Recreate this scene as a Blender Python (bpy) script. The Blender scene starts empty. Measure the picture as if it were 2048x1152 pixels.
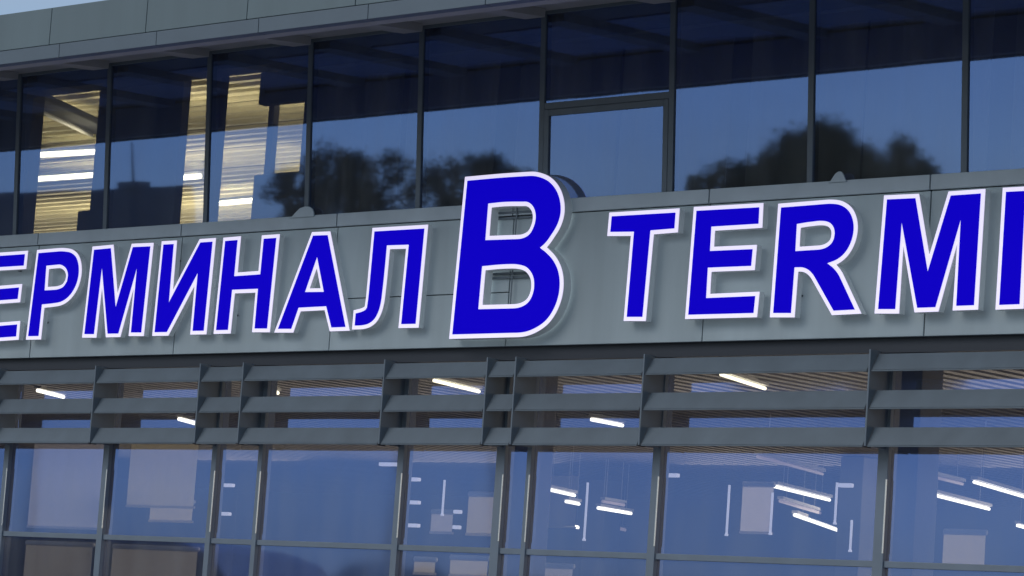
import bpy, bmesh, math, random
from mathutils import Vector, Matrix, noise
random.seed(7)
S = bpy.context.scene
COL = S.collection
R = math.radians

# ------------------------------------------------------------------ camera frame
F = 6300.0
ax = Vector((6924, 284, F)).normalized()
yu = F * F / 768
az = Vector((.07 * yu, yu, -F)).normalized()
az = (az - ax * az.dot(ax)).normalized()
ay = az.cross(ax)
ROT = Matrix((ax, ay, az))
CAM = -33 * (ROT @ Vector((0, 0, -1)))
CAM.z = 1.6
def ray(px, py): return (ROT @ Vector((px - 1024, 576 - py, -F))).normalized()
def at(px, py, Y=0.0):
    d = ray(px, py); return CAM + d * ((Y - CAM.y) / d.y)
def onz(px, py, z):
    d = ray(px, py); return CAM + d * ((z - CAM.z) / d.z)
TILT = R(4)
GB = at(1024, 405, .035)
GN = Vector((0, -math.cos(TILT), -math.sin(TILT)))
def glass(px, py):
    d = ray(px, py); return CAM + d * ((GB - CAM).dot(GN) / d.dot(GN)), d
def refl(px, py, dist, tilted=True):                 # a point seen mirrored in a window
    if tilted:
        g, d = glass(px, py); n = GN
    else:
        g, d = at(px, py, .3), ray(px, py); n = Vector((0, -1, 0))
    r = d - 2 * d.dot(n) * n
    return g + r * dist

# ------------------------------------------------------------------ materials
def mat(name, col, rough=.5, metal=0.0, var=.0, scale=3.0, bump=0.0, bscale=20.0, emit=None, estr=1.0, spec=.5, streak=False, pvar=0.0):
    m = bpy.data.materials.new(name); m.use_nodes = True
    nt = m.node_tree; b = nt.nodes['Principled BSDF']
    b.inputs['Base Color'].default_value = (*col, 1)
    b.inputs['Roughness'].default_value = rough
    b.inputs['Metallic'].default_value = metal
    b.inputs['Specular IOR Level'].default_value = spec
    if emit:
        b.inputs['Emission Color'].default_value = (*emit, 1)
        b.inputs['Emission Strength'].default_value = estr
    tc = nt.nodes.new('ShaderNodeTexCoord')
    mp = nt.nodes.new('ShaderNodeMapping')
    nt.links.new(tc.outputs['Object'], mp.inputs[0])
    if streak: mp.inputs['Scale'].default_value = (1.0, 1.0, .12)
    if var:
        n = nt.nodes.new('ShaderNodeTexNoise'); n.inputs['Scale'].default_value = scale; n.inputs['Detail'].default_value = 6
        nt.links.new(mp.outputs[0], n.inputs['Vector'])
        r = nt.nodes.new('ShaderNodeMapRange')
        r.inputs['From Min'].default_value = .3; r.inputs['From Max'].default_value = .7
        r.inputs['To Min'].default_value = 1 - var; r.inputs['To Max'].default_value = 1 + var
        nt.links.new(n.outputs[0], r.inputs[0])
        mx = nt.nodes.new('ShaderNodeVectorMath'); mx.operation = 'SCALE'
        mx.inputs[0].default_value = col
        nt.links.new(r.outputs[0], mx.inputs['Scale'])
        nt.links.new(mx.outputs[0], b.inputs['Base Color'])
    if pvar:
        oi = nt.nodes.new('ShaderNodeObjectInfo'); r2 = nt.nodes.new('ShaderNodeMapRange'); r2.inputs['To Min'].default_value = 1 - pvar; r2.inputs['To Max'].default_value = 1 + pvar
        nt.links.new(oi.outputs['Random'], r2.inputs[0]); sc2 = nt.nodes.new('ShaderNodeVectorMath'); sc2.operation = 'SCALE'
        if var: nt.links.new(mx.outputs[0], sc2.inputs[0])
        else: sc2.inputs[0].default_value = col
        nt.links.new(r2.outputs[0], sc2.inputs['Scale']); nt.links.new(sc2.outputs[0], b.inputs['Base Color'])
    if bump:
        n2 = nt.nodes.new('ShaderNodeTexNoise'); n2.inputs['Scale'].default_value = bscale
        nt.links.new(tc.outputs['Object'], n2.inputs['Vector'])
        bp = nt.nodes.new('ShaderNodeBump'); bp.inputs['Strength'].default_value = bump; bp.inputs['Distance'].default_value = .02
        nt.links.new(n2.outputs[0], bp.inputs['Height']); nt.links.new(bp.outputs[0], b.inputs['Normal'])
    return m
def glassmat(name, fac, tint, trans, bump=.01, bs=1.2, rough=.05):
    m = bpy.data.materials.new(name); m.use_nodes = True
    nt = m.node_tree; nt.nodes.clear()
    out = nt.nodes.new('ShaderNodeOutputMaterial')
    mix = nt.nodes.new('ShaderNodeMixShader')
    gl = nt.nodes.new('ShaderNodeBsdfGlossy'); gl.inputs['Roughness'].default_value = rough; gl.inputs['Color'].default_value = (*tint, 1)
    tr = nt.nodes.new('ShaderNodeBsdfTransparent'); tr.inputs['Color'].default_value = (*trans, 1)
    lw = nt.nodes.new('ShaderNodeLayerWeight'); lw.inputs['Blend'].default_value = .35
    mr = nt.nodes.new('ShaderNodeMapRange'); mr.inputs['To Min'].default_value = fac - .08; mr.inputs['To Max'].default_value = min(1, fac + .5)
    nt.links.new(lw.outputs['Fresnel'], mr.inputs[0]); nt.links.new(mr.outputs[0], mix.inputs[0])
    tc = nt.nodes.new('ShaderNodeTexCoord')
    n = nt.nodes.new('ShaderNodeTexNoise'); n.inputs['Scale'].default_value = bs; n.inputs['Detail'].default_value = 1
    bp = nt.nodes.new('ShaderNodeBump'); bp.inputs['Strength'].default_value = 1; bp.inputs['Distance'].default_value = bump
    nt.links.new(tc.outputs['Object'], n.inputs['Vector']); nt.links.new(n.outputs[0], bp.inputs['Height']); nt.links.new(bp.outputs[0], gl.inputs['Normal'])
    nt.links.new(tr.outputs[0], mix.inputs[1]); nt.links.new(gl.outputs[0], mix.inputs[2])
    # thin film of dust smears, added as a haze that lifts the dark panes
    df = nt.nodes.new('ShaderNodeBsdfDiffuse'); df.inputs['Color'].default_value = (.56, .58, .56, 1)
    mp = nt.nodes.new('ShaderNodeMapping'); mp.inputs['Scale'].default_value = (2.2, 2.2, .5)
    n3 = nt.nodes.new('ShaderNodeTexNoise'); n3.inputs['Scale'].default_value = 1.6; n3.inputs['Detail'].default_value = 4
    r3 = nt.nodes.new('ShaderNodeMapRange'); r3.inputs['From Min'].default_value = .35; r3.inputs['From Max'].default_value = .68; r3.inputs['To Min'].default_value = .035; r3.inputs['To Max'].default_value = .095
    m3 = nt.nodes.new('ShaderNodeMixShader')
    nt.links.new(tc.outputs['Object'], mp.inputs[0]); nt.links.new(mp.outputs[0], n3.inputs['Vector']); nt.links.new(n3.outputs[0], r3.inputs[0]); nt.links.new(r3.outputs[0], m3.inputs[0])
    nt.links.new(mix.outputs[0], m3.inputs[1]); nt.links.new(df.outputs[0], m3.inputs[2]); nt.links.new(m3.outputs[0], out.inputs[0])
    return m
M = {}
M['panel'] = mat('panel_metal', (.40, .47, .48), .55, .0, .10, 2.2, streak=True, pvar=.035, bump=.05, bscale=1.5)
M['cap'] = mat('cap_metal', (.43, .495, .52), .5, .0, .09, 2.4, pvar=.03)
M['roofp'] = mat('roof_panel', (.13, .175, .183), .55, 0, .10, 1.8, streak=True, pvar=.04)
M['rooflip'] = mat('roof_lip', (.115, .15, .175), .55, 0, .05, 2)
M['soffit'] = mat('soffit', (.42, .41, .38), .6, 0, .06, 3)
M['soffitl'] = mat('soffit_panel', (.55, .62, .70), .6, 0, .04, 3)
M['dark'] = mat('dark_gap_shade', (.03, .036, .046), .6)
M['mull'] = mat('mullion_metal', (.115, .145, .17), .45, .0, .06, 5)
M['mull2'] = mat('mullion_metal_lower', (.17, .21, .25), .4, .0, .06, 5)
M['glint'] = mat('bare_aluminium_edge', (.7, .7, .68), .25, .8)
M['blade'] = mat('louvre_metal', (.13, .165, .19), .5, 0, .10, 3.0, pvar=.05)
M['brack'] = mat('louvre_bracket_metal', (.15, .185, .215), .5, 0, .05, 4)
M['gasket'] = mat('gasket', (.02, .022, .026), .8)
M['conc'] = mat('interior_wall', (.10, .11, .13), .8, 0, .1, 2)
M['floor'] = mat('interior_floor', (.16, .16, .17), .5, 0, .1, 2)
M['column'] = mat('interior_column', (.19, .19, .20), .6, 0, .1, 3)
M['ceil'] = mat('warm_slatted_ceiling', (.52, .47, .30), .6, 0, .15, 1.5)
M['ceild'] = mat('ceiling_recess_shade', (.07, .06, .035), .8)  # dark copy of the slat colour, shade put into the recesses
M['ceil2'] = mat('hall_ceiling', (.13, .125, .13), .6, 0, .15, 1.0)
M['curtain'] = mat('curtain', (.34, .34, .33), .9, 0, .15, 1.5, streak=True)
def cloth(name, col):
    m = mat(name, col, .8, 0, .05, 2); nt = m.node_tree; b = nt.nodes['Principled BSDF']; o = nt.nodes['Material Output']
    t = nt.nodes.new('ShaderNodeBsdfTranslucent'); t.inputs[0].default_value = (*col, 1); x = nt.nodes.new('ShaderNodeMixShader'); x.inputs[0].default_value = .6
    nt.links.new(b.outputs[0], x.inputs[1]); nt.links.new(t.outputs[0], x.inputs[2]); nt.links.new(x.outputs[0], o.inputs[0]); return m
M['blindw'] = cloth('pale_blind', (.66, .64, .68))
M['blindy'] = cloth('cream_board', (.78, .70, .50))
M['tube'] = mat('lamp_tube', (.9, .9, .8), .4, emit=(1, .93, .66), estr=4.0)
M['tubew'] = mat('lamp_tube_white', (.9, .9, .85), .4, emit=(1, .95, .82), estr=4.0)
M['house'] = mat('lamp_housing', (.5, .5, .48), .5)
M['return'] = mat('letter_return', (.86, .90, .88), .5, 0, .03, 3)
M['border'] = mat('letter_border', (.6, .6, .65), .4, emit=(.82, .74, 1.0), estr=.80)
M['backfill'] = mat('rear_glow_fill', (.8, .8, .85), .5, emit=(.82, .86, 1.0), estr=.24)  # added glow behind the letters, no real lamp there
M['backfillb'] = mat('rear_glow_fill_bright', (.8, .8, .85), .5, emit=(.85, .92, 1.0), estr=.5)
M['blue'] = mat('letter_blue_face', (.004, .0, .06), .5, 0, emit=(.003, .0, .52), estr=1.0, spec=.02)
M['asphalt'] = mat('pale_paving', (.22, .22, .22), .9, 0, .2, 2, bump=.3)
M['leaf'] = mat('tree_leaf', (.05, .075, .03), .8, 0, .3, 2)
M['leafp'] = mat('thin_autumn_leaf', (.17, .15, .12), .8, 0, .3, 2)
M['bark'] = mat('tree_bark', (.26, .25, .24), .9, 0, .3, 6, bump=.5)
M['buspaint'] = mat('bus_paint', (.55, .50, .46), .35, 0, .1, 1)
M['carwhite'] = mat('car_paint', (.75, .75, .78), .3)
M['tyre'] = mat('tyre_rubber', (.02, .02, .02), .8)
M['green'] = mat('green_board', (.05, .28, .16), .5, 0, .1, 5)
M['white'] = mat('white_paint', (.8, .8, .8), .5)
M['glassU'] = glassmat('upper_window_glass', .36, (.23, .41, .96), (.60, .62, .62), .0014, 1.0, .027)
M['glassL'] = glassmat('lower_window_glass', .36, (.20, .36, .96), (.60, .60, .62), .0022, 1.3)
M['clear'] = glassmat('clear_back', .0, (1, 1, 1), (1, 1, 1))
_nt = M['clear'].node_tree; _o = [n for n in _nt.nodes if n.type == 'OUTPUT_MATERIAL'][0]
_nt.links.new([n for n in _nt.nodes if n.type == 'BSDF_TRANSPARENT'][0].outputs[0], _o.inputs[0])

# ------------------------------------------------------------------ object helpers
def tag(o, label=None, cat=None, group=None, kind=None):
    if label: o['label'] = label
    if cat: o['category'] = cat
    if group: o['group'] = group
    if kind: o['kind'] = kind
    return o
def link(name, me, mats, parent=None, smooth=False):
    for m in (mats if isinstance(mats, (list, tuple)) else [mats]): me.materials.append(M[m] if isinstance(m, str) else m)
    if smooth:
        for p in me.polygons: p.use_smooth = True
    o = bpy.data.objects.new(name, me); COL.objects.link(o)
    if parent:
        o.parent = parent
        # geometry is given in world coordinates: cancel the parent's place
        o.matrix_parent_inverse = wmat(parent).inverted()
    return o
def wmat(o):
    m = Matrix.Translation(o.location) @ o.rotation_euler.to_matrix().to_4x4()
    if o.parent: m = wmat(o.parent) @ o.matrix_parent_inverse @ m
    return m
def empty(name, loc):
    o = bpy.data.objects.new(name, None); COL.objects.link(o); o.location = loc; o.empty_display_size = .2
    return o
class MB:
    def __init__(s): s.v = []; s.f = []; s.mi = []
    def add(s, vs, fs, mi=0):
        b = len(s.v); s.v += [tuple(v) for v in vs]
        for f in fs: s.f.append([b + i for i in f]); s.mi.append(mi)
        return s
    def hexa(s, a, mi=0):            # 8 corners: bottom ring 0-3, top ring 4-7
        return s.add(a, [(0, 3, 2, 1), (4, 5, 6, 7), (0, 1, 5, 4), (1, 2, 6, 5), (2, 3, 7, 6), (3, 0, 4, 7)], mi)
    def box(s, x0, x1, y0, y1, z0, z1, mi=0):
        return s.hexa([(x0, y0, z0), (x1, y0, z0), (x1, y1, z0), (x0, y1, z0), (x0, y0, z1), (x1, y0, z1), (x1, y1, z1), (x0, y1, z1)], mi)
    def bar(s, p, q, w, h, mi=0, up=Vector((0, 0, 1))):
        p = Vector(p); q = Vector(q); d = (q - p).normalized(); sx = d.cross(up)
        if sx.length < .01: sx = Vector((1, 0, 0))
        sx.normalize(); u = sx.cross(d)
        a = []
        for c in (p, q):
            for i, j in ((-1, -1), (1, -1), (1, 1), (-1, 1)): a.append(c + sx * (i * w / 2) + u * (j * h / 2))
        return s.hexa(a, mi)
    def tube(s, pts, rs, n=8, mi=0):
        base = len(s.v); prev = None
        for k, p in enumerate(pts):
            p = Vector(p); d = (Vector(pts[min(k + 1, len(pts) - 1)]) - Vector(pts[max(k - 1, 0)])).normalized()
            a = d.cross(Vector((.3, .9, .1)));  a.normalize(); b = d.cross(a)
            for i in range(n):
                t = 2 * math.pi * i / n; s.v.append(tuple(p + (a * math.cos(t) + b * math.sin(t)) * rs[k]))
        for k in range(len(pts) - 1):
            for i in range(n):
                j = (i + 1) % n; s.f.append([base + k * n + i, base + k * n + j, base + (k + 1) * n + j, base + (k + 1) * n + i]); s.mi.append(mi)
        s.f.append([base + i for i in range(n)][::-1]); s.mi.append(mi)
        s.f.append([base + (len(pts) - 1) * n + i for i in range(n)]); s.mi.append(mi)
        return s
    def build(s, name, mats, parent=None, smooth=False, bevel=0):
        me = bpy.data.meshes.new(name); me.from_pydata(s.v, [], s.f)
        for p, i in zip(me.polygons, s.mi): p.material_index = i
        me.validate(); me.update()
        o = link(name, me, mats, parent, smooth)
        if bevel:
            b = o.modifiers.new('edge', 'BEVEL'); b.width = bevel; b.segments = 2; b.limit_method = 'ANGLE'
        return o
def prism(pts, y0, y1):               # polygon in X,Z extruded along Y
    n = len(pts); v = [(p[0], y0, p[1]) for p in pts] + [(p[0], y1, p[1]) for p in pts]
    f = [list(range(n)), list(range(2 * n - 1, n - 1, -1))] + [[(i + 1) % n, i, n + i, n + (i + 1) % n] for i in range(n)]
    m = MB(); m.add(v, f); return m

# ------------------------------------------------------------------ the setting
g = MB(); g.box(-400, 400, -400, 400, -.2, 0); tag(g.build('ground', 'asphalt'), kind='structure')

M['hill'] = mat('hazy_wooded_hill', (.24, .28, .25), .9, 0, .3, .05)  # pale tone: distance haze put into the woodland colour
m = MB(); nh = 160; hv = []
for k in range(nh + 1):
    a_ = R(180 + 180 * k / nh); h_ = 9.6 + 1.2 * noise.noise(Vector((k * .09, 0, 0))) + .5 * noise.noise(Vector((k * .6, 3, 0)))
    for rr, hh in ((205, -.1), (225, h_ * .8), (260, h_), (330, -.1)): hv.append((rr * math.cos(a_), rr * math.sin(a_), hh))
m.add(hv, [(4 * k + j, 4 * k + j + 1, 4 * k + j + 5, 4 * k + j + 4) for k in range(nh) for j in range(3)])
tag(m.build('hills', 'hill'), kind='structure')

# ------------------------------------------------------------------ the building
XL, XR = -15.0, 13.0
B = empty('terminal_building', (0, 1, 0))
tag(B, 'grey terminal front with tinted window bands, metal fascia and sun louvres behind lit letters', 'building')

zt = at(1024, 405, 0).z; zb = at(1024, 692, 0).z          # fascia top and bottom
zg = zt - .145                                            # groove under the cap
# fascia panels
seam = [at(60, 700, 0).x, at(348, 680, 0).x, at(660, 665, 0).x, None, at(1405, 660, 0).x, at(1848, 655, 0).x]
seam[3] = (seam[2] + seam[4]) / 2
pitch = (seam[5] - seam[0]) / 5
xs = [seam[0] - pitch * k for k in (4, 3, 2, 1)] + seam + [seam[5] + pitch * k for k in (1, 2, 3)]
gap = .007
for i in range(len(xs) - 1):
    x0, x1 = xs[i] + gap, xs[i + 1] - gap
    jog = random.uniform(-.002, .002)
    zm = (zb + zg) / 2 - .12
    if i == 6:                                            # the bay behind the big letter's left has a cross joint
        m = MB(); m.box(x0, x1, jog, .05, zb, zm - .005); m.box(x0, x1, jog, .05, zm + .005, zg - .008)
    else:
        m = MB(); m.box(x0, x1, jog, .05, zb, zg - .008)
    m.build('fascia_panel', 'panel', B, bevel=.004)
    m = MB(); m.hexa([(x0, -.03, zg), (x1, -.03, zg), (x1, .012, zg), (x0, .012, zg), (x0, -.03, zt), (x1, -.03, zt), (x1, .012, zt), (x0, .012, zt)])
    m.build('cap_panel', 'cap', B, bevel=.006)
m = MB(); m.box(XL, XR, .052, .26, zb + .02, zt - .07); m.build('fascia_core', 'gasket', B)
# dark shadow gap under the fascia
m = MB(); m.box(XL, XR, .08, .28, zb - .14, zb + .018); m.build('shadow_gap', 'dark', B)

# upper glazing -------------------------------------------------------------
D = 2.86                                                   # how far the roof stands out
def gp(x, z, off=0.0):                                     # point on the leaning glass plane
    return Vector((x, .035 - (z - GB.z) * math.tan(TILT) - off, z))
mx = [glass(px, py)[0].x for px, py in ((33, 400), (213, 400), (413, 400), (618, 300), (841, 250), (1085, 250), (1343, 300), (1622, 300), (1930, 300))]
st = mx[-1] - mx[-2]
mx = [mx[0] - 1.42 * k for k in (4, 3, 2, 1)] + mx + [mx[-1] + st * k for k in (1, 2, 3, 4)]
zgt = 8.52
def slab(m, x0, x1, z0, z1, o0, o1, mi=0):                 # box lying in the leaning plane
    a = [gp(x0, z0, o1), gp(x1, z0, o1), gp(x1, z0, o0), gp(x0, z0, o0), gp(x0, z1, o1), gp(x1, z1, o1), gp(x1, z1, o0), gp(x0, z1, o0)]
    m.hexa(a, mi)
prnd = random.Random(12)
def pane(name, a4, n, glassm, parent):                     # thin pane: front coated, back clear, each set a hair out of true
    c_ = sum((Vector(p) for p in a4), Vector()) / 4; q_ = Matrix.Rotation(R(prnd.gauss(0, .05)), 3, 'X') @ Matrix.Rotation(R(prnd.gauss(0, .07)), 3, 'Z')
    a4 = [c_ + q_ @ (Vector(p) - c_) for p in a4]; back = [p - n * .012 for p in a4]
    m = MB(); m.add(a4 + back, [(0, 1, 2, 3)], 0); 
    m.add(a4 + back, [(7, 6, 5, 4), (1, 0, 4, 5), (2, 1, 5, 6), (3, 2, 6, 7), (0, 3, 7, 4)], 1)
    return m.build(name, [glassm, 'clear'], parent)
z0 = zt - .06
for i in range(len(mx) - 1):
    x0, x1 = mx[i], mx[i + 1]
    m = MB()
    w = .034
    slab(m, x0 - w, x0 + w, z0, zgt, -.08, .020)
    slab(m, x0 + w, x1 - w, zgt - .06, zgt, -.05, .015)
    slab(m, x0 + w, x1 - w, z0, z0 + .05, -.05, .015)
    sash = (i == 9)
    if sash:
        zs = glass(1215, 203)[0].z
        slab(m, x0 + w, x1 - w, zs - .03, zs + .04, -.05, .017)
    fr = m.build('upper_window', 'mull', B, bevel=.004)
    if sash:
        fr['label'] = 'window with an opening sash below a crossbar'
        s = MB()
        slab(s, x0 + w + .004, x0 + w + .07, z0 + .052, zs - .034, -.03, .022)
        slab(s, x1 - w - .07, x1 - w - .004, z0 + .052, zs - .034, -.03, .022)
        slab(s, x0 + w + .072, x1 - w - .072, zs - .10, zs - .034, -.03, .022)
        s.build('sash_frame', 'mull', fr, bevel=.004)
        pane('pane', [gp(x0 + w, z0 + .05), gp(x1 - w, z0 + .05), gp(x1 - w, zs - .03), gp(x0 + w, zs - .03)], GN, 'glassU', fr)
        pane('pane', [gp(x0 + w, zs + .04), gp(x1 - w, zs + .04), gp(x1 - w, zgt - .06), gp(x0 + w, zgt - .06)], GN, 'glassU', fr)
    else:
        pane('pane', [gp(x0 + w, z0 + .05), gp(x1 - w, z0 + .05), gp(x1 - w, zgt - .06), gp(x0 + w, zgt - .06)], GN, 'glassU', fr)

# roof overhang --------------------------------------------------------------
e0 = at(0, 130, -D).z; e1 = at(0, 103, -D).z; e2 = at(0, 30, -D).z
rs = [at(px, py, -D).x for px, py in ((100, 65), (292, 45), (494, 25), (711, 0))]
rp = (rs[3] - rs[0]) / 3
rx = [rs[0] - rp * k for k in range(6, 0, -1)] + rs + [rs[3] + rp * k for k in range(1, 16)]
for i in range(len(rx) - 1):
    m = MB(); m.box(rx[i] + .005, rx[i + 1] - .005, -D, -D + .06, e1 + .006, e2); m.build('roof_fascia_panel', 'roofp', B, bevel=.004)
off = at(519, 55, -D).x - rs[2]
for i in range(len(rx) - 1):
    m = MB(); m.hexa([(rx[i] + off + .004, -D - .015, e0), (rx[i + 1] + off - .004, -D - .015, e0), (rx[i + 1] + off - .004, -D + .1, e0), (rx[i] + off + .004, -D + .1, e0),
                      (rx[i] + off + .004, -D - .02, e1 - .006), (rx[i + 1] + off - .004, -D - .02, e1 - .006), (rx[i + 1] + off - .004, -D + .1, e1 - .006), (rx[i] + off + .004, -D + .1, e1 - .006)])
    m.build('roof_edge_lip', 'rooflip', B, bevel=.004)
m = MB(); m.box(rx[0], rx[-1], -D + .102, -D + .30, e0 + .02, e2 - .17); m.build('roof_edge_beam', 'soffit', B)
ya, yb = -D + .10, .45
def sz(y): return e2 - .16 + (y - ya) / (yb - ya) * (zgt + .03 - (e2 - .16))   # underside rises towards the glass
m = MB(); m.hexa([(rx[0], ya, sz(ya)), (rx[-1], ya, sz(ya)), (rx[-1], yb, sz(yb)), (rx[0], yb, sz(yb)), (rx[0], ya, e2 - .01), (rx[-1], ya, e2 - .01), (rx[-1], yb, sz(yb) + .3), (rx[0], yb, sz(yb) + .3)])
m.box(rx[0], rx[-1], yb + .001, yb + .1, zgt + .03, 9.3); m.box(-30, rx[-1], yb + .101, 22, 9.1, 9.3); m.build('roof_slab', 'soffit', B)
def under(m, x0, x1, y0, y1, drop):
    m.hexa([(x0, y0, sz(y0) - drop), (x1, y0, sz(y0) - drop), (x1, y1, sz(y1) - drop), (x0, y1, sz(y1) - drop), (x0, y0, sz(y0) - .002), (x1, y0, sz(y0) - .002), (x1, y1, sz(y1) - .002), (x0, y1, sz(y1) - .002)])
for i in range(len(mx) - 1):                              # beams and pale soffit panels between them
    m = MB(); under(m, mx[i] - .14, mx[i] + .14, -D + .36, -.25, .09); m.build('soffit_beam', 'soffit', B)
    m = MB(); under(m, mx[i] + .25, mx[i + 1] - .25, -D + .55, -.8, .02); m.build('soffit_panel', 'soffitl', B)

# upper interior ---------------------------------------------------------------
zc = 8.95; XI = -27.0
m = MB(); ny = 260; yy0, yy1 = .5, 21.0
vs = []; 
for k in range(ny * 4 + 1):
    y = yy0 + (yy1 - yy0) * k / (ny * 4)
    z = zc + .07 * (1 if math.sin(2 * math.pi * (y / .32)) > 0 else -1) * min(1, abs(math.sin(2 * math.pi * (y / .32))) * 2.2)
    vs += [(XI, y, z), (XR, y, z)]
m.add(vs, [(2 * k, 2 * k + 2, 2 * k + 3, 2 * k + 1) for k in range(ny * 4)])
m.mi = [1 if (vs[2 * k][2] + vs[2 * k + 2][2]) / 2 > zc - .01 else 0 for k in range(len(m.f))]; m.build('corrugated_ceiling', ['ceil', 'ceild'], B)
m = MB(); m.box(XI, XR, .30, 21.2, zb + .05, zt - .35); m.build('upper_floor', 'floor', B)
m = MB(); m.box(XI, XR, 21.2, 21.4, 0, 9.09); m.build('back_wall', 'conc', B)
m = MB(); m.box(XI - .2, XI, .3, 21.2, 0, 9.09); m.build('side_wall', 'conc', B)
m = MB(); m.box(XR, XR + .2, .5, 21.2, 0, 9.09); m.build('side_wall', 'conc', B)
m = MB(); m.box(XI, XL, .3, .45, 0, 9.09); m.build('front_wall', 'conc', B)
m = MB(); m.box(XL, XR, .16, .49, 8.34, zgt + .02); m.build('lintel', 'column', B)
def vblock(name, px0, px1, pyt, pyb, Y, dep, mt, parent=B):   # upright block standing in the rooms
    a = at(px0, pyt, Y); b = at(px1, pyt, Y); c = at((px0 + px1) / 2, pyb, Y)
    m = MB(); m.box(a.x, b.x, Y, Y + dep, c.z, a.z); return m.build(name, mt, parent)
# columns, partitions
vblock('column', 52, 66, 60, 520, 1.0, .25, 'column') if False else None
def column(px, py, w, Y, zlo, zhi, mt='column'):
    x = at(px, py, Y).x; m = MB(); m.box(x - w / 2, x + w / 2, Y, Y + w, zlo, zhi); return m.build('column', mt, B, bevel=.01)
column(47, 300, .20, .55, 6.2, zc - .05)
column(426, 300, .12, .75, 6.2, zc - .05)
column(536, 300, .10, 2.2, 6.2, zc - .05)
def partition(px0, px1, py, Y, zlo, zhi, mt='column', name='partition'):
    a = at(px0, py, Y).x; b = at(px1, py, Y).x; m = MB(); m.box(a, b, Y, Y + .12, zlo, zhi); return m.build(name, mt, B)
partition(190, 357, 300, .9, 6.2, zc - .05)
partition(-1400, 42, 300, .7, 6.2, zc - .05)
a = at(612, 300, 1.1).x
partition(520, 640, 170, 1.2, at(560, 205, 1.2).z, zc - .05)
m = MB(); m.box(a + .01, XR, 1.35, 1.5, 6.2, zc - .05); m.box(a + .02, a + .08, 1.0, 1.349, 6.2, zc - .05); m.box(a + .02, a + .08, 1.501, 21, 6.2, zc - .05); m.build('partition', 'column', B)  # side wall added to keep lamp light out of the right-hand rooms
m = MB(); m.box(a + .081, XR, .5, 1.349, 8.30, 8.335); m.build('ceiling_panel', 'curtain', B)
# lower edge lumps seen in the first window
m = MB(); p = at(175, 420, 2.0); m.box(p.x - .2, p.x + 1.1, 2.0, 2.6, 6.2, p.z); m.build('low_partition', 'column', B, bevel=.02)
m = MB(); p = at(600, 375, 1.4); m.box(at(505, 375, 1.4).x, p.x + .3, 1.4, 1.9, 6.2, at(560, 345, 1.4).z); m.build('low_partition', 'column', B, bevel=.02)
# slanting duct under the ceiling
p = onz(50, 186, zc - .35); q = onz(212, 262, zc - .35)
m = MB(); m.bar(p, q, .40, .10); o = m.build('duct', 'gasket', B, bevel=.02)
m = MB(); m.tube([p + Vector((0, -.25, -.10)), q + Vector((0, -.25, -.10))], [.03, .03], 10); m.build('pipe', 'house', o, True)

# dark curtains behind the right-hand windows
x = a + .25; i = 0
while x < XR - 1.6:
    wdt = 1.45
    vs = []; n = 90
    for k in range(n + 1):
        xx = x + wdt * k / n
        y = .95 + .02 * math.sin(k * .40 + i) + .02 * math.sin(k * .17 + 2 * i)
        vs += [(xx, y, 6.25), (xx, y, zc - .1)]
    m = MB(); m.add(vs, [(2 * k, 2 * k + 2, 2 * k + 3, 2 * k + 1) for k in range(n)])
    o = m.build('curtain', 'curtain', None, True)
    so = o.modifiers.new('thick', 'SOLIDIFY'); so.thickness = .008
    tag(o, 'dark navy curtain drawn behind the unlit upper windows on the right', 'curtain', 'curtains behind the upper windows')
    x += wdt + (.28 if i % 2 else .05); i += 1

# ---------------------------------------------------------------- lamps
def lamp(p, q, mt, label, r=.03, group='ceiling lamps', power=0, hang=.0):
    p = Vector(p); q = Vector(q); c = (p + q) / 2
    t = empty('ceiling_lamp', c); tag(t, label, 'lamp', group)
    h = MB(); h.bar(p + Vector((0, 0, .05)), q + Vector((0, 0, .05)), .09, .04)
    if hang:
        for s in (.15, .85):
            u = p.lerp(q, s); h.bar(u + Vector((0, 0, .07)), u + Vector((0, 0, hang)), .005, .005)
    h.build('housing', 'house', t)
    e = MB(); e.tube([p, q], [r, r], 10); e.build('tube', mt, t, True)
    if power:
        ld = bpy.data.lights.new('lamp_light', 'AREA'); ld.shape = 'RECTANGLE'; ld.size = (q - p).length; ld.size_y = .1
        ld.energy = power; ld.color = (1, .9, .62)
        lo = bpy.data.objects.new('lamp_light', ld); COL.objects.link(lo); lo.parent = t
        lo.location = (0, 0, -.06)
        lo.rotation_euler = (math.pi, 0, math.atan2((q - p).y, (q - p).x))   # throws its light on the ceiling
        lo.location = (0, 0, .0)
zl = zc - .32
U = [((30, 312), (196, 303), 'brightest lamp tube, upper one of two in the leftmost lit window'),
     ((30, 361), (192, 349), 'lower lamp tube of two in the leftmost lit window'),
     ((330, 358), (400, 352), 'lamp tube glowing left of the second dark window column'),
     ((420, 408), (520, 399), 'lamp tube low in the window right of the dark column')]
for a_, b_, lab in U:
    lamp(onz(*a_, zl), onz(*b_, zl), 'tube', lab, .045, 'lamp tubes on the upper floor', 60)
# unseen area lights added below the lamps to brighten the slatted ceiling
for (xx, yy) in ((-11, 3.0), (-13, 6.5), (-17, 10.0), (-21, 12.0), (-20, 9.5), (-15, 9.5), (-18, 12.5), (-23, 14.0), (-6.5, 3.5), (-9.5, 8.0)):
    ld = bpy.data.lights.new('added_ceiling_wash', 'AREA'); ld.shape = 'RECTANGLE'; ld.size = 5; ld.size_y = .3; ld.energy = 75; ld.color = (1, .88, .62)
    lo = bpy.data.objects.new('added_ceiling_wash', ld); COL.objects.link(lo); lo.location = (xx, yy, zc - .9); lo.rotation_euler = (math.pi, 0, 0)

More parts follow.
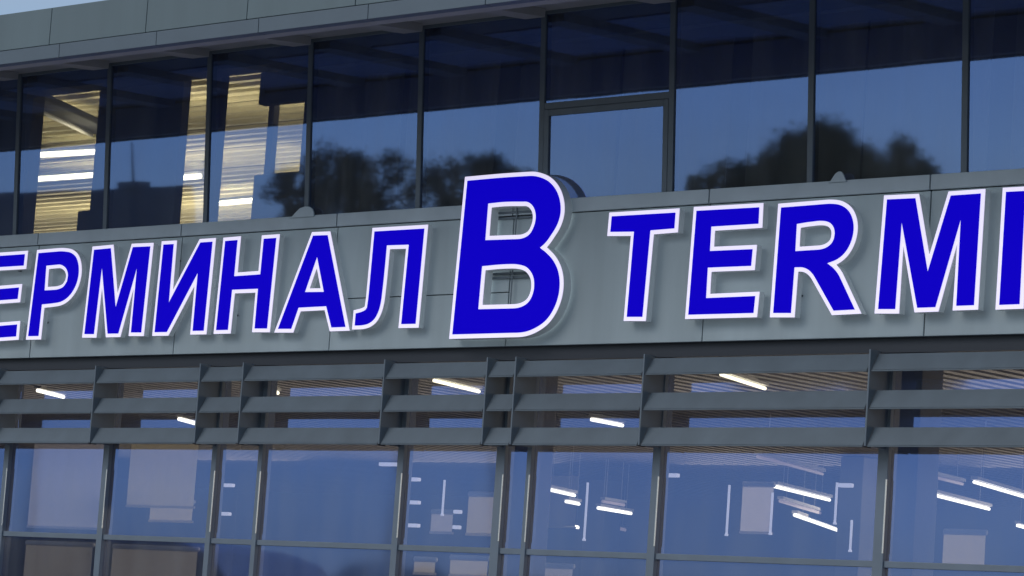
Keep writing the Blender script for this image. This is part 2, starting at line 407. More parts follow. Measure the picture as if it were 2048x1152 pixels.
# ---------------------------------------------------------------- louvres
YB = .03
zf0 = at(1024, 716, YB).z                                  # top of the first blade
bx = [at(px, py, YB).x for px, py in ((8, 740), (205, 740), (414, 740), (500, 740), (783, 730), (988, 730), (1045, 730), (1302, 720), (1753, 715))]
bx = [bx[0] - 2.4, bx[0] - 1.3] + bx + [bx[-1] + 2.3, bx[-1] + 3.6]
rowz = [(at(1024, 722, YB).z, at(1024, 753, YB).z), (at(1024, 788, YB).z, at(1024, 821, YB).z), (at(1024, 855, YB).z, at(1024, 889, YB).z)]
zbot = rowz[2][1]
YF = -.06                                                  # blades lean: bottom edge stands out
for i in range(len(bx) - 1):
    x0, x1 = bx[i], bx[i + 1]
    t = .010
    m = MB(); m.box(x0 - t, x0 + t, YF - .02, .27, zbot - .01, rowz[0][0] + .03)
    br = m.build('louvre_bracket', 'brack', B, bevel=.003)
    for (za, zb_) in rowz:
        m = MB(); xa, xb = x0 + t + .006, x1 - t - .03
        th = .012
        m.hexa([(xa, YF, zb_), (xb, YF, zb_), (xb, YF + th, zb_ - .002), (xa, YF + th, zb_ - .002), (xa, YF + .10, za), (xb, YF + .10, za), (xb, YF + .10 + th, za), (xa, YF + .10 + th, za)])
        m.box(xa, xb, YF - .004, YF + .02, zb_ - .016, zb_ - .003)
        bl = m.build('louvre_blade', 'blade', br, bevel=.002)
        m = MB(); m.add([(xb + .004, YF - .01, zb_ - .02), (xb + .004, YF + .11, za), (xb + .004, YF + .11, zb_ - .02), (xb + .016, YF - .01, zb_ - .02), (xb + .016, YF + .11, za), (xb + .016, YF + .11, zb_ - .02)],
                        [(0, 1, 2), (5, 4, 3), (0, 3, 4, 1), (1, 4, 5, 2), (2, 5, 3, 0)]); m.build('shade_wedge', 'dark', br)  # dark wedge in the blade's end gap, shade put into its colour

# ---------------------------------------------------------------- lower glazing
YG = .30
lx = [(15, 900, .045), (214, 900, .05), (430, 905, .04), (522, 905, .035), (803, 905, .045), (1003, 905, .06), (1060, 905, .03), (1315, 905, .05), (1768, 905, .06)]
lx = [(at(px, py, YG - .04).x, w) for px, py, w in lx]
lx = [(lx[0][0] - 2.6, .04), (lx[0][0] - 1.3, .04)] + lx + [(lx[-1][0] + 2.4, .04), (lx[-1][0] + 3.6, .05)]
ztr = at(0, 1067, YG).z; ztr2 = ztr - .62; ztop = zb - .13
for i in range(len(lx) - 1):
    (x0, w0), (x1, w1) = lx[i], lx[i + 1]
    m = MB(); m.box(x0 - w0, x0 + w0, YG - .05, YG + .1, 0, ztop)
    for z in (ztr, ztr2):
        m.box(x0 + w0, x1 - w1, YG - .03, YG + .08, z - .03, z + .03)
    m.box(x0 + w0, x1 - w1, YG - .03, YG + .08, 0, .15)
    fr = m.build('lower_window', 'mull2', B, bevel=.003)
    m = MB(); m.box(x0 + w0 - .012, x0 + w0 + .002, YG - .056, YG - .0505, ztr + .1, ztr + .8); m.build('metal_trim', 'glint', fr)
    for za, zb_ in ((ztr + .03, ztop), (ztr2 + .03, ztr - .03), (.15, ztr2 - .03)):
        pane('pane', [(x0 + w0, YG, za), (x1 - w1, YG, za), (x1 - w1, YG, zb_), (x0 + w0, YG, zb_)], Vector((0, -1, 0)), 'glassL', fr)

# lower hall
zh = 5.02
n = 560; vs = []
m = MB(); k = 0
xk = XI
while xk < XR:                                             # slatted ceiling running away from the glass
    m.box(xk, xk + .13, .45, 21, zh - .06, zh - .02); xk += .26
m.box(XI, XR, .45, 21.1, zh - .018, zh); m.build('hall_ceiling', 'ceil2', B)
m = MB(); m.box(XI, XR, .45, 21.1, .004, .02); m.build('hall_floor', 'floor', B)
column(1042, 1000, .30, .7, .02, zh - .07)
column(1800, 1000, .36, .7, .02, zh - .07)
column(1190, 1000, .45, 16.5, .02, zh - .07)
column(1700, 1000, .40, 12, .02, zh - .07)
L = [((75, 781), (127, 794), 4.9, 'tubew', 'short lamp tube in the leftmost louvre opening'),
     ((358, 838), (402, 850), 4.9, 'tubew', 'lamp tube in the second louvre gap, left of the narrow louvre bay'),
     ((868, 761), (958, 783), 4.9, 'tube', 'yellow lamp tube seen through the louvres below the large letter B'),
     ((1442, 749), (1530, 777), 4.9, 'tube', 'yellow lamp tube seen through the louvres below the letter E of the right word'),
     ((1183, 839), (1245, 851), 4.9, 'tubew', 'lamp tube in the lower louvre gap below the letter T'),
     ((505, 774), (556, 786), 4.9, 'tube', 'dim yellow lamp tube just right of the narrow left louvre bay'),
     ((1096, 979), (1149, 991), 4.5, 'tubew', 'upper left lamp tube behind the glass right of the blue pane'),
     ((1196, 1016), (1262, 1027), 4.5, 'tubew', 'lamp tube behind the glass, left of the fourth wide lower window post'),
     ((1132, 1003), (1158, 1008), 4.5, 'tubew', 'tiny upper lamp beside the pale board right of the blue pane'),
     ((1131, 1050), (1156, 1055), 4.5, 'tubew', 'tiny lower lamp beside the pale board right of the blue pane'),
     ((1549, 973), (1659, 1000), 4.5, 'tubew', 'long upper lamp tube in the widest lower window'),
     ((1589, 1030), (1690, 1066), 4.5, 'tubew', 'steepest lamp tube, lowest in the widest lower window'),
     ((1688, 1026), (1743, 1038), 4.5, 'tubew', 'short lamp tube at the right end of the widest lower window'),
     ((1844, 984), (1978, 1018), 4.5, 'tubew', 'long lamp tube in the rightmost lower window, left of two'),
     ((1948, 964), (2060, 997), 4.5, 'tubew', 'lamp tube cut by the right edge of the picture, higher of two'),
     ((2035, 1051), (2070, 1060), 4.5, 'tubew', 'lamp tube end at the right picture edge above the cream board level'),
     ((1985, 1129), (2036, 1140), 4.5, 'tubew', 'lowest lamp tube at the bottom right corner'),
     ((1205, 1003), (1248, 1010), 4.6, 'tubed', 'faint lamp tube just above the lamp left of the wide post'),
     ((1215, 1052), (1250, 1060), 4.5, 'tubed', 'faint lamp tube low in the window right of the blue pane'),
     ((1560, 1002), (1640, 1026), 4.6, 'tubed', 'faint lamp tube between the two long lamps of the widest window'),
     ((1850, 950), (1925, 968), 4.7, 'tubed', 'faint lamp tube high in the rightmost lower window'),
     ((1515, 913), (1645, 948), 4.7, 'tubed', 'faint lamp tube high in the widest lower window')]
M['tubed'] = mat('dim_tube', (.5, .45, .45), .5, emit=(1, .78, .72), estr=.3)
for a_, b_, z, mt, lab in L:
    z = z if z > 4.8 else z - .3
    p = onz(*a_, z); q = onz(*b_, z)
    far = (p - CAM).length / 33
    lamp(p, q, mt, lab, (.016 if z > 4.8 else .014) * far * 1.2, 'lamps in the lower hall', 0, min(.95, zh - .055 - z))
for xx in (-19, -13, -7, -1.5, 3, 8):                           # unseen area lights added to the hall lamps, for its ceiling and backlit blinds
    for yy in (4, 12):
        ld = bpy.data.lights.new('hall_fill', 'AREA'); ld.size = 3.5; ld.energy = 45; ld.color = (1, .86, .66)
        lo = bpy.data.objects.new('hall_fill', ld); COL.objects.link(lo); lo.location = (xx, yy, 4.0); lo.rotation_euler = (math.pi, 0, 0)
        l2 = ld.copy(); l2.energy = 100; lo = bpy.data.objects.new('hall_fill', l2); COL.objects.link(lo); lo.location = (xx, yy + 2, 4.4); lo.rotation_euler = (R(-55), 0, 0)

# pale blinds and boards standing behind the lower windows
def board(px0, px1, pyt, pyb, Y, mt, name, label, cat, group=None, rail=True):
    a = at(px0, (pyt + pyb) / 2, Y); b = at(px1, (pyt + pyb) / 2, Y); zt_ = at((px0 + px1) / 2, pyt, Y).z; zb_ = at((px0 + px1) / 2, pyb, Y).z
    t = empty(name, ((a.x + b.x) / 2, Y, zb_)); tag(t, label, cat, group)
    m = MB(); n = 16
    m.add([(a.x, Y, zb_ + .03), (b.x, Y, zb_ + .03), (b.x, Y, zt_ - .05), (a.x, Y, zt_ - .05)], [(0, 1, 2, 3)]); m.build('sheet', mt, t)
    m = MB(); m.box(a.x - .01, b.x + .01, Y - .008, Y + .023, zb_, zb_ + .029); m.build('bottom_rail', mt, t, bevel=.004)
    m = MB(); m.tube([(a.x, Y + .01, zt_ - .02), (b.x, Y + .01, zt_ - .02)], [.03, .03], 10); m.build('top_rail', 'house', t, True)
board(62, 205, 880, 1058, .62, 'blindw', 'roller_blind', 'tall pale blind lowered behind the leftmost full lower window', 'blind', 'blinds in the lower windows')
board(258, 392, 880, 1016, .62, 'blindy', 'roller_blind', 'shorter cream blind in the second full lower window', 'blind', 'blinds in the lower windows')
board(300, 385, 1000, 1045, 1.6, 'blindy', 'hanging_board', 'small board hanging lower behind the cream blind', 'board')
board(1092, 1155, 905, 1056, 16, 'blindy', 'hanging_board', 'narrow cream board behind the pane right of the blue pane', 'board')
board(1483, 1545, 965, 1068, 4.0, 'blindw', 'hanging_board', 'dim grey board left of the long lamp in the widest lower window', 'board')
board(1886, 1970, 1060, 1136, 2.2, 'blindy', 'hanging_board', 'square cream board low in the rightmost lower window', 'board')
board(935, 992, 985, 1072, 1.4, 'blindy', 'hanging_board', 'cream board in the window left of the narrow blue pane', 'board')
board(862, 905, 1020, 1068, 2.0, 'blindw', 'hanging_board', 'small grey board left of the cream board below the large letter B', 'board')
M['spot'] = mat('small_light_and_glint', (.9, .9, .9), .4, emit=(.85, .85, 1), estr=.75)
M['blindb'] = cloth('brown_screen', (.42, .41, .38))
board(48, 182, 1084, 1190, 1.2, 'blindb', 'standing_screen', 'brown screen below the crossbar of the leftmost full lower window', 'screen', 'brown screens')
board(222, 392, 1092, 1190, 1.5, 'blindb', 'standing_screen', 'wider brown screen below the shorter cream blind', 'screen', 'brown screens')
board(828, 870, 1115, 1150, 1.4, 'blindy', 'hanging_board', 'left cream board under the crossbar below the letter B', 'board')
board(900, 975, 1112, 1155, 1.4, 'blindy', 'hanging_board', 'right cream board under the crossbar below the letter B', 'board')
board(1080, 1145, 1128, 1165, 1.3, 'blindw', 'hanging_board', 'pale board under the crossbar right of the blue pane', 'board')
# slim rods made to glow in place of glints, and little wall lights
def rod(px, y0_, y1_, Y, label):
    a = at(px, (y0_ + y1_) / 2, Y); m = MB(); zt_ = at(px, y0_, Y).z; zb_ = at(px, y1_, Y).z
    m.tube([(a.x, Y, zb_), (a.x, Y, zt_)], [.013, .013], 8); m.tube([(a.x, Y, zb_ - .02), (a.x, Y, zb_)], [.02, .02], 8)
    o = m.build('glint_rod', 'spot', None, True); tag(o, label, 'glint rod', 'glint rods in the lower hall')
rod(1172, 965, 1078, 1.2, 'slim glowing rod standing in for a glint right of the narrow cream board')
rod(1456, 970, 1068, 1.6, 'slim glowing rod standing in for a glint left of the dim grey board in the widest window')
rod(1672, 965, 1045, 1.8, 'slim glowing rod standing in for a glint right of the long upper lamp tube')
rod(887, 960, 1028, 1.2, 'slim glowing rod standing in for a glint left of the cream board below the large letter B')
rod(1543, 985, 1066, 2.4, 'slim glowing rod standing in for a glint at the right edge of the dim grey board')
rod(1702, 1040, 1100, 2.0, 'lowest slim glowing rod standing in for a glint, under the short lamp of the widest window')
for k, (px, py, wpx, lab) in enumerate(((820, 958, 30, 'topmost of three small wall lights at the post below letter B'), (820, 1004, 30, 'middle of three small wall lights at the post below letter B'), (819, 1050, 30, 'lowest of three small wall lights at the post below letter B'),
                          (453, 970, 20, 'upper of two small wall lights in the narrow left window'), (447, 1027, 18, 'lower of two small wall lights in the narrow left window'),
                          (1340, 950, 26, 'small wall light at the top left of the widest lower window'), (1688, 970, 26, 'small wall light right of the long lamp tube'),
                          (775, 928, 36, 'small wall light at the upper right corner of the wide window below Л'), (912, 1023, 12, 'tiny wall light beside the small grey board'), (910, 1054, 12, 'tiny wall light low beside the small grey board'))):
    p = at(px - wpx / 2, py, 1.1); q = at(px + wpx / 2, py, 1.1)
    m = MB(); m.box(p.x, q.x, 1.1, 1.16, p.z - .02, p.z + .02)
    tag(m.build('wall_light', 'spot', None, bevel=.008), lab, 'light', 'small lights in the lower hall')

# ---------------------------------------------------------------- letters
def smooth_poly(P):
    n = len(P); P = [Vector(p) for p in P]; out = []
    sm = []; tg = []
    for i in range(n):
        a = P[i] - P[i - 1]; b = P[(i + 1) % n] - P[i]
        ang = abs(a.angle(b)); sm.append(ang < R(38))
        if a.length > 2.2 * b.length: tg.append(a.normalized())
        elif b.length > 2.2 * a.length: tg.append(b.normalized())
        else: tg.append((a.normalized() + b.normalized()).normalized())
    for i in range(n):
        j = (i + 1) % n; p, q = P[i], P[j]; e = q - p; l = e.length
        t0 = tg[i] if sm[i] else e / l; t1 = tg[j] if sm[j] else e / l
        if not sm[i] and not sm[j]: out.append(p); continue
        for k in range(6):
            s = k / 6; h00 = 2 * s**3 - 3 * s**2 + 1; h10 = s**3 - 2 * s**2 + s; h01 = -2 * s**3 + 3 * s**2; h11 = s**3 - s**2
            out.append(p * h00 + t0 * (h10 * l) + q * h01 + t1 * (h11 * l))
    return out
def area(P): return sum(P[i - 1].x * P[i].y - P[i].x * P[i - 1].y for i in range(len(P))) / 2
def offset(P, d):                                         # outwards for d > 0 (counter-clockwise outline)
    if area(P) < 0: P = P[::-1]
    n = len(P); out = []
    for i in range(n):
        a = (P[i] - P[i - 1]).normalized(); b = (P[(i + 1) % n] - P[i]).normalized()
        na = Vector((a.y, -a.x)); nb = Vector((b.y, -b.x)); s = na + nb
        if s.length < 1e-4: s = na
        s.normalize(); c = max(.16, s.dot(na)); out.append(P[i] + s * min(d / c, 5 * abs(d)) if d > 0 else P[i] + s * max(d / c, -5 * abs(d)))
    return out
def plate(name, polys, y0_, y1_, mt, parent):
    from mathutils.geometry import delaunay_2d_cdt
    vs = []; ed = []
    for P in polys:
        b = len(vs); vs += [Vector((p.x, p.y)) for p in P]; ed += [(b + k, b + (k + 1) % len(P)) for k in range(len(P))]
    ov, oe, of, _a, _b, _c = delaunay_2d_cdt(vs, ed, [], 0, 1e-6)
    def inside(c):
        w = 0
        for P in polys:
            for k in range(len(P)):
                a, b = P[k - 1], P[k]
                if (a.y > c.y) != (b.y > c.y) and c.x < (b.x - a.x) * (c.y - a.y) / (b.y - a.y) + a.x: w += 1
        return w % 2
    tri = [f for f in of if inside((ov[f[0]] + ov[f[1]] + ov[f[2]]) / 3)]
    bm = bmesh.new(); bv = [bm.verts.new((v.x, y0_, v.y)) for v in ov]
    for f in tri: bm.faces.new([bv[i] for i in f])
    g_ = bmesh.ops.extrude_face_region(bm, geom=bm.faces[:])
    for v in [e for e in g_['geom'] if isinstance(e, bmesh.types.BMVert)]: v.co.y = y1_
    bmesh.ops.delete(bm, geom=[v for v in bm.verts if not v.link_faces], context='VERTS')
    bmesh.ops.recalc_face_normals(bm, faces=bm.faces)
    me = bpy.data.meshes.new(name); bm.to_mesh(me); bm.free()
    return link(name, me, mt, parent)
SC, SD = 4.801, 4.267
LT = [
 ('E', (0, 460), SC, .085, [[(-205,262),(240,232),(228,342),(-95,362),(-105,575),(183,552),(170,662),(-115,684),(-125,930),(165,907),(155,1022),(-245,1050)]],
  'blue letter E with white border, cut by the left picture edge'),
 ('P', (0, 460), SC, .085, [[(372,222),(560,206),(630,207),(685,220),(728,258),(750,315),(757,385),(750,455),(728,530),(690,600),(640,655),(585,688),(520,702),(402,715),(370,1018),(272,1020)],
   [(445,343),(560,332),(605,342),(640,375),(655,430),(645,495),(610,545),(555,570),(500,576),(428,580)]], 'blue letter shaped like a Latin P, second visible of the left word'),
 ('M', (0, 460), SC, .085, [[(905,190),(1065,175),(1111,747),(1278,164),(1444,157),(1356,984),(1259,984),(1318,352),(1136,994),(1035,996),(980,352),(902,1000),(812,1000)]],
  'blue letter M of the left word, between the P shape and the reversed N'),
 ('I', (220, 450), SC, .085, [[(515,188),(612,183),(565,748),(870,168),(985,160),(900,1015),(795,1017),(845,455),(545,1028),(430,1030)]],
  'blue letter И like a reversed N, with white border'),
 ('H', (420, 440), SC, .085, [[(148,202),(265,192),(232,540),(485,522),(518,180),(637,172),(548,1042),(430,1042),(463,660),(212,670),(172,1055),(60,1058)]],
  'blue letter H between the reversed N and the left A'),
 ('A', (420, 440), SC, .085, [[(992,150),(1130,145),(1301,1027),(1168,1032),(1118,828),(850,842),(780,1045),(655,1045)], [(1030,350),(1095,690),(912,692)]],
  'blue letter A with a small triangular opening'),
 ('L', (640, 430), SC, .085, [[(525,158),(1003,130),(918,1045),(782,1048),(855,285),(642,292),(625,480),(600,720),(580,860),(555,940),(520,1000),(470,1040),(410,1058),(335,1062),(345,945),(400,930),(440,908),(455,880),(470,760)]],
  'blue letter Л with a hooked left foot, just left of the big B'),
 ('B', (880, 330), 3.1125, .13, [[(172,98),(400,78),(560,68),(622,76),(680,105),(725,160),(748,230),(750,300),(730,370),(695,430),(655,485),(622,515),(660,545),(705,595),(735,660),(745,740),(735,820),(705,900),(660,965),(600,1010),(530,1038),(440,1045),(78,1055)],
   [(300,240),(400,230),(530,228),(570,245),(593,285),(597,335),(585,385),(560,430),(520,455),(460,462),(282,468)],
   [(262,630),(400,618),(490,620),(545,640),(580,690),(588,745),(580,800),(555,850),(515,880),(450,893),(238,898)]], 'large blue letter B standing higher than every other letter'),
 ('T', (1200, 390), SD, .095, [[(102,182),(645,150),(635,285),(430,302),(362,1040),(230,1040),(292,313),(90,315)]], 'blue letter T starting the right word'),
 ('E', (1200, 390), SD, .095, [[(825,135),(1360,105),(1353,245),(950,270),(938,478),(1303,462),(1290,605),(920,620),(905,880),(1325,862),(1310,1007),(755,1022)]],
  'blue letter E of the right word with a small glint in its lower opening'),
 ('R', (1480, 380), SD, .095, [[(352,150),(700,122),(790,118),(860,130),(920,170),(955,230),(970,310),(962,390),(935,470),(890,540),(830,590),(745,625),(800,670),(850,740),(980,1020),(800,1030),(640,745),(590,685),(540,662),(465,660),(435,1050),(285,1050)],
   [(485,290),(600,272),(720,265),(775,285),(805,330),(808,390),(790,445),(740,490),(660,510),(472,522)]], 'blue letter R between the right-hand E and M'),
 ('M', (1728, 350), 3.84, .10, [[(178,188),(395,178),(490,745),(668,158),(898,142),(845,1000),(710,1005),(745,335),(548,1015),(410,1020),(290,358),(240,1030),(110,1030)]],
  'widest blue letter M, in the right word beside the picture edge'),
 ('I', (1728, 350), 3.84, .10, [[(1092,130),(1240,122),(1195,992),(1040,998)]], 'blue letter I cut by the right picture edge'),
]
for nm, o, sc, dep, polys, label in LT:
    YF_ = -(.034 if nm == 'B' else .045) - dep
    P2 = []
    for k, P in enumerate(polys):
        q = [at(o[0] + x / sc, o[1] + y / sc, YF_) for x, y in P]
        q = smooth_poly([Vector((p.x, p.z)) for p in q])
        P2.append(q)
    w = .041 if nm != 'B' else .045
    blue = [P2[0]] + P2[1:]
    outer = [offset(P2[0], w)] + [offset(h, -w) for h in P2[1:]]
    xs_ = [p.x for p in outer[0]]; zs2 = [p.y for p in outer[0]]
    t = empty('sign_letter', ((min(xs_) + max(xs_)) / 2, YF_ + dep, min(zs2)))
    tag(t, label, 'letter', 'illuminated letters of the terminal sign')
    plate('letter_body', outer, YF_ + .012, YF_ + dep - .004, 'return', t)
    plate('added_glow_plate', [offset(P2[0], w - .012)] + [offset(h, -w + .012) for h in P2[1:]], YF_ + dep - .0035, YF_ + dep + .002, 'backfillb' if nm == 'B' else 'backfill', t)  # glowing plate added to lighten the letter's reflection and shadow
    plate('light_border', outer, YF_ + .001, YF_ + .0118, 'border', t)
    plate('letter_face', blue, YF_ - .005, YF_ + .0008, 'blue', t)
    st_ = MB()                                            # stand-offs fixing the letter to the panel
    for u in (.25, .75):
        for v in (.2, .8):
            x = min(xs_) + u * (max(xs_) - min(xs_)); z = min(zs2) + v * (max(zs2) - min(zs2))
            if z > zt - .05: continue
            w_ = 0
            for k in range(len(outer[0])):
                a, b = outer[0][k - 1], outer[0][k]
                if (a.y > z) != (b.y > z) and x < (b.x - a.x) * (z - a.y) / (b.y - a.y) + a.x: w_ += 1
            if not w_ % 2: continue
            st_.tube([(x, YF_ + dep, z), (x, .0, z)], [.012, .012], 8)
    st_.build('standoff', 'dark', t)
# mounting rails behind the big letter
t = MB()
pa = at(1005, 437, -.02); pb = at(1072, 437, -.02); pc = at(1000, 556, -.02)
for z in (pa.z, pa.z + .055, pc.z, pc.z + .045): t.box(pa.x - .28, pb.x + .2, -.030 if z < zg - .02 else -.044, -.004 if z < zg - .02 else -.032, z - .010, z + .010)
o = t.build('mounting_rail', 'mull', None); tag(o, 'thin dark rails fixed across the fascia behind the openings of the big letter B', 'rail')
t = MB(); xm = at(1036, 440, -.02).x; t.box(xm - .008, xm + .008, -.05, -.045, pc.z - .3, zt - .05); t.build('upright', 'mull', o)

# rounded tabs on the coping
def tab(px, py, pts, label):
    p = at(px, py, -.035); m = prism([(p.x + a, zt - .02 + b) for a, b in pts], -.05, -.031)
    tag(m.build('coping_tab', 'cap', None, bevel=.004), label, 'bracket', 'tabs on the coping')
tab(610, 432, [(-.26, 0), (-.2, .015), (-.13, .07), (-.08, .105), (0, .12), (.07, .115), (.125, .085), (.15, .04), (.155, 0)], 'wide rounded grey tab on the coping above the left A')
tab(1678, 360, [(-.13, 0), (-.09, .02), (-.04, .085), (0, .105), (.035, .10), (.06, .07), (.085, .02), (.10, 0)], 'small pointed grey tab on the coping above the R')

# ---------------------------------------------------------------- what the windows mirror
def tree(base, lobes, leaves, label, seed, size=.085, trunk=.045, leafm='leaf'):
    # lobes: (centre, horizontal radius, vertical radius) of each part of the crown
    rnd = random.Random(seed); bx_, by_ = base.x, base.y
    t = empty('tree', (bx_, by_, 0)); tag(t, label, 'tree', 'trees across the forecourt')
    m = MB(); fork = Vector((bx_, by_, min(c.z - rz for c, rx_, rz in lobes) + .1))
    m.tube([(bx_, by_, 0), (bx_ + .03, by_, 2), (bx_ - .02, by_ + .03, 4), fork], [trunk * 1.4, trunk, trunk, trunk * .8], 10)
    clumps = []
    for (c0_, rx_, rz_) in lobes:
        m.tube([fork, fork.lerp(c0_, .5) + Vector((0, 0, .08)), c0_ + Vector((0, 0, rz_ * .3))], [trunk * .7, trunk * .55, trunk * .2], 8)
        for k in range(int(14 + 12 * rx_)):
            a = rnd.uniform(0, 6.28); rr = rnd.uniform(.2, .95); h = rnd.uniform(-.75, .9); lim = math.sqrt(max(0, 1 - h * h * .8))
            c = c0_ + Vector((math.cos(a) * rx_ * rr * lim, math.sin(a) * rx_ * rr * lim, h * rz_ * rnd.uniform(.7, 1)))
            clumps.append((c, rnd.uniform(.2, .4) * (rx_ + rz_) / 2))
            s_ = c0_ + Vector((0, 0, -rz_ * rnd.uniform(-.1, .6)))
            m.tube([s_, s_.lerp(c, .5) + Vector((0, 0, .1)), c, c + (c - s_) * .2], [.03, .02, .012, .004], 5)
    m.build('trunk', 'bark', t, True)
    c_ = MB()
    for k in range(leaves):
        c, r = rnd.choice(clumps)
        d = Vector((rnd.gauss(0, 1), rnd.gauss(0, 1), rnd.gauss(0, .8))); d = d.normalized() * r * rnd.random() ** .45 * (1 if rnd.random() < .9 else 1.35)
        p = c + d; a = Vector((rnd.gauss(0, 1), rnd.gauss(0, 1), rnd.gauss(0, 1))).normalized(); b = a.orthogonal().normalized()
        sz_ = size * rnd.uniform(.5, 1.2)
        c_.add([p - a * sz_ * .5, p + b * sz_ * .28, p + a * sz_ * .5, p - b * sz_ * .28], [(0, 1, 2, 3)])
    c_.build('crown', leafm, t)
def lobe(px, py, dist, rx_, rz_):
    p = refl(px, py, dist); return (p - Vector((0, 0, rz_ * .95)), rx_, rz_)
tree(refl(1768, 1000, 26, False), [lobe(1665, 250, 26, 1.25, 1.05), lobe(1570, 280, 26.2, .95, .9), lobe(1475, 318, 25.8, .85, .75), lobe(1760, 282, 26.5, .95, .95), lobe(1830, 322, 26, .6, .7), lobe(1620, 268, 25.6, .9, .9), lobe(1520, 305, 25.5, .8, .8), lobe(1715, 278, 25.7, .9, .9), lobe(1415, 350, 25.6, .4, .5)],
     110000, 'broad dark leafy tree mirrored in the upper right windows', 3, size=.075)
tree(refl(803, 1000, 26, False), [lobe(650, 290, 26, 1.05, 1.1), lobe(765, 302, 26.3, .95, 1.0), lobe(580, 335, 26, .6, .7), lobe(710, 315, 25.7, .9, .9)], 26000, 'thin leafed tree mirrored in the upper windows above the left A and Л', 21, size=.075, leafm='leafp')
tree(refl(1003, 1000, 26.5, False), [lobe(905, 312, 26.5, .85, 1.0), lobe(990, 314, 26.5, .75, .95), lobe(1040, 335, 26, .45, .7)], 22000, 'round tree mirrored in the upper window above the big B', 27, size=.075, leafm='leafp')
# raised dark board on posts with a thin mast, mirrored in the left windows
p0 = refl(60, 385, 22); p1 = refl(345, 375, 22)
t = empty('raised_board', ((p0.x + p1.x) / 2, (p0.y + p1.y) / 2, 0)); tag(t, 'dark raised board on two posts with a thin mast, mirrored in the upper left windows', 'board')
d = (p1 - p0); d.z = 0; zt2 = p0.z
m = MB(); m.bar(Vector((p0.x, p0.y, zt2 - .7)) - d * .8, Vector((p1.x, p1.y, zt2 - .7)) + d * .1, .3, 1.4); m.build('board', 'column', t, bevel=.02)
m = MB(); pb_ = refl(265, 375, 22); m.box(pb_.x - .25, pb_.x + .25, pb_.y - .2, pb_.y + .2, zt2 - .02, zt2 + .12); m.build('mast_base', 'column', t)
m = MB(); m.tube([(pb_.x, pb_.y, zt2 + .1), (pb_.x, pb_.y, zt2 + .85)], [.03, .015], 8); m.build('mast', 'column', t)
for s in (-.62, -.13):
    q = p0 + d * s; m = MB(); m.tube([(q.x, q.y, 0), (q.x, q.y, zt2 - 1.4)], [.045, .04], 12); m.build('post', 'house', t)
# coach parked on the forecourt, mirrored in the lower left windows
c0 = refl(400, 1085, 8, False)
t = empty('parked_coach', (c0.x - 4, c0.y, 0)); tag(t, 'dark brown coach with a rounded roof, mirrored in the lower left windows', 'coach')
L_, H_, W_ = 9.0, c0.z + .05, 2.4
prof = [(0, .35), (L_ - .1, .35), (L_, .8), (L_ - .05, 1.7), (L_ - .35, 2.5), (L_ - .9, H_ - .18), (L_ - 1.7, H_ - .02), (L_ - 3, H_), (.5, H_), (.12, H_ - .12), (0, H_ - .5)]
x_ = c0.x - L_ + 1.0; y_ = c0.y - W_
m = prism([(x_ + a, b) for a, b in prof], y_, y_ + W_); m.build('body', 'buspaint', t, bevel=.08)
for k in range(5):
    m = MB(); m.box(x_ + .5 + k * 1.45, x_ + 1.8 + k * 1.45, y_ + W_ + .001, y_ + W_ + .012, 1.5, 2.45); m.build('window', 'gasket', t, bevel=.01)
for k in (1.6, 6.9):
    for yy in (y_ + .15, y_ + W_ - .12):
        m = MB(); m.tube([(x_ + k, yy - .13, .48), (x_ + k, yy + .13, .48)], [.48, .48], 24); m.build('wheel', 'tyre', t)

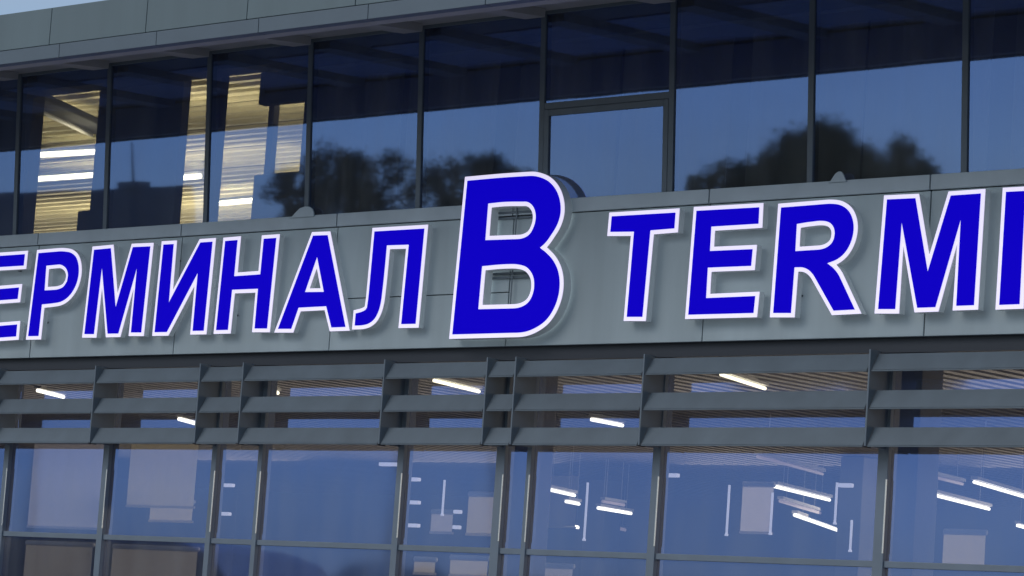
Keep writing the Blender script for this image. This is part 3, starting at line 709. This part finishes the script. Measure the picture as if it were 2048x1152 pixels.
# ---------------------------------------------------------------- world, sun, camera
W = bpy.data.worlds.new('World'); S.world = W; W.use_nodes = True
nt = W.node_tree; bg = nt.nodes['Background']; sky = nt.nodes.new('ShaderNodeTexSky'); sky.sky_type = 'NISHITA'
sky.sun_disc = False
SE, SA = R(40), R(200)
sky.sun_elevation = SE; sky.sun_rotation = SA; sky.air_density = 1.0; sky.dust_density = 1.0; sky.ozone_density = 4.0
tc = nt.nodes.new('ShaderNodeTexCoord'); mp = nt.nodes.new('ShaderNodeMapping'); mp.inputs['Scale'].default_value = (1.6, 1.6, 7.0)
cn = nt.nodes.new('ShaderNodeTexNoise'); cn.inputs['Scale'].default_value = 1.7; cn.inputs['Detail'].default_value = 5; cn.inputs['Roughness'].default_value = .5
cr = nt.nodes.new('ShaderNodeMapRange'); cr.inputs['From Min'].default_value = .35; cr.inputs['From Max'].default_value = .7; cr.inputs['To Min'].default_value = .12; cr.inputs['To Max'].default_value = .62
cm = nt.nodes.new('ShaderNodeMix'); cm.data_type = 'RGBA'; cm.inputs[7].default_value = (3.6, 3.9, 4.3, 1)
nt.links.new(tc.outputs['Generated'], mp.inputs[0]); nt.links.new(mp.outputs[0], cn.inputs['Vector']); nt.links.new(cn.outputs[0], cr.inputs[0])
nt.links.new(cr.outputs[0], cm.inputs[0]); nt.links.new(sky.outputs[0], cm.inputs[6]); nt.links.new(cm.outputs[2], bg.inputs[0]); bg.inputs[1].default_value = .13
sd = bpy.data.lights.new('sun', 'SUN'); sd.energy = .85; sd.angle = R(45); sd.color = (1, .97, .93)
so = bpy.data.objects.new('sun', sd); COL.objects.link(so)
sv = Vector((math.sin(SA) * math.cos(SE), math.cos(SA) * math.cos(SE), math.sin(SE)))
so.rotation_euler = sv.to_track_quat('Z', 'Y').to_euler()
cd = bpy.data.cameras.new('camera'); co = bpy.data.objects.new('camera', cd); COL.objects.link(co)
cd.sensor_width = 36; cd.sensor_fit = 'HORIZONTAL'; cd.lens = 36 * F / 2048; cd.clip_end = 2000; cd.clip_start = .1
co.matrix_world = Matrix.Translation(CAM) @ ROT.to_4x4()
S.camera = co
S.view_settings.view_transform = 'Standard'; S.view_settings.look = 'None'; S.view_settings.gamma = 1; S.view_settings.exposure = 0
S.cycles.use_denoising = True; S.cycles.max_bounces = 8; S.cycles.transparent_max_bounces = 12
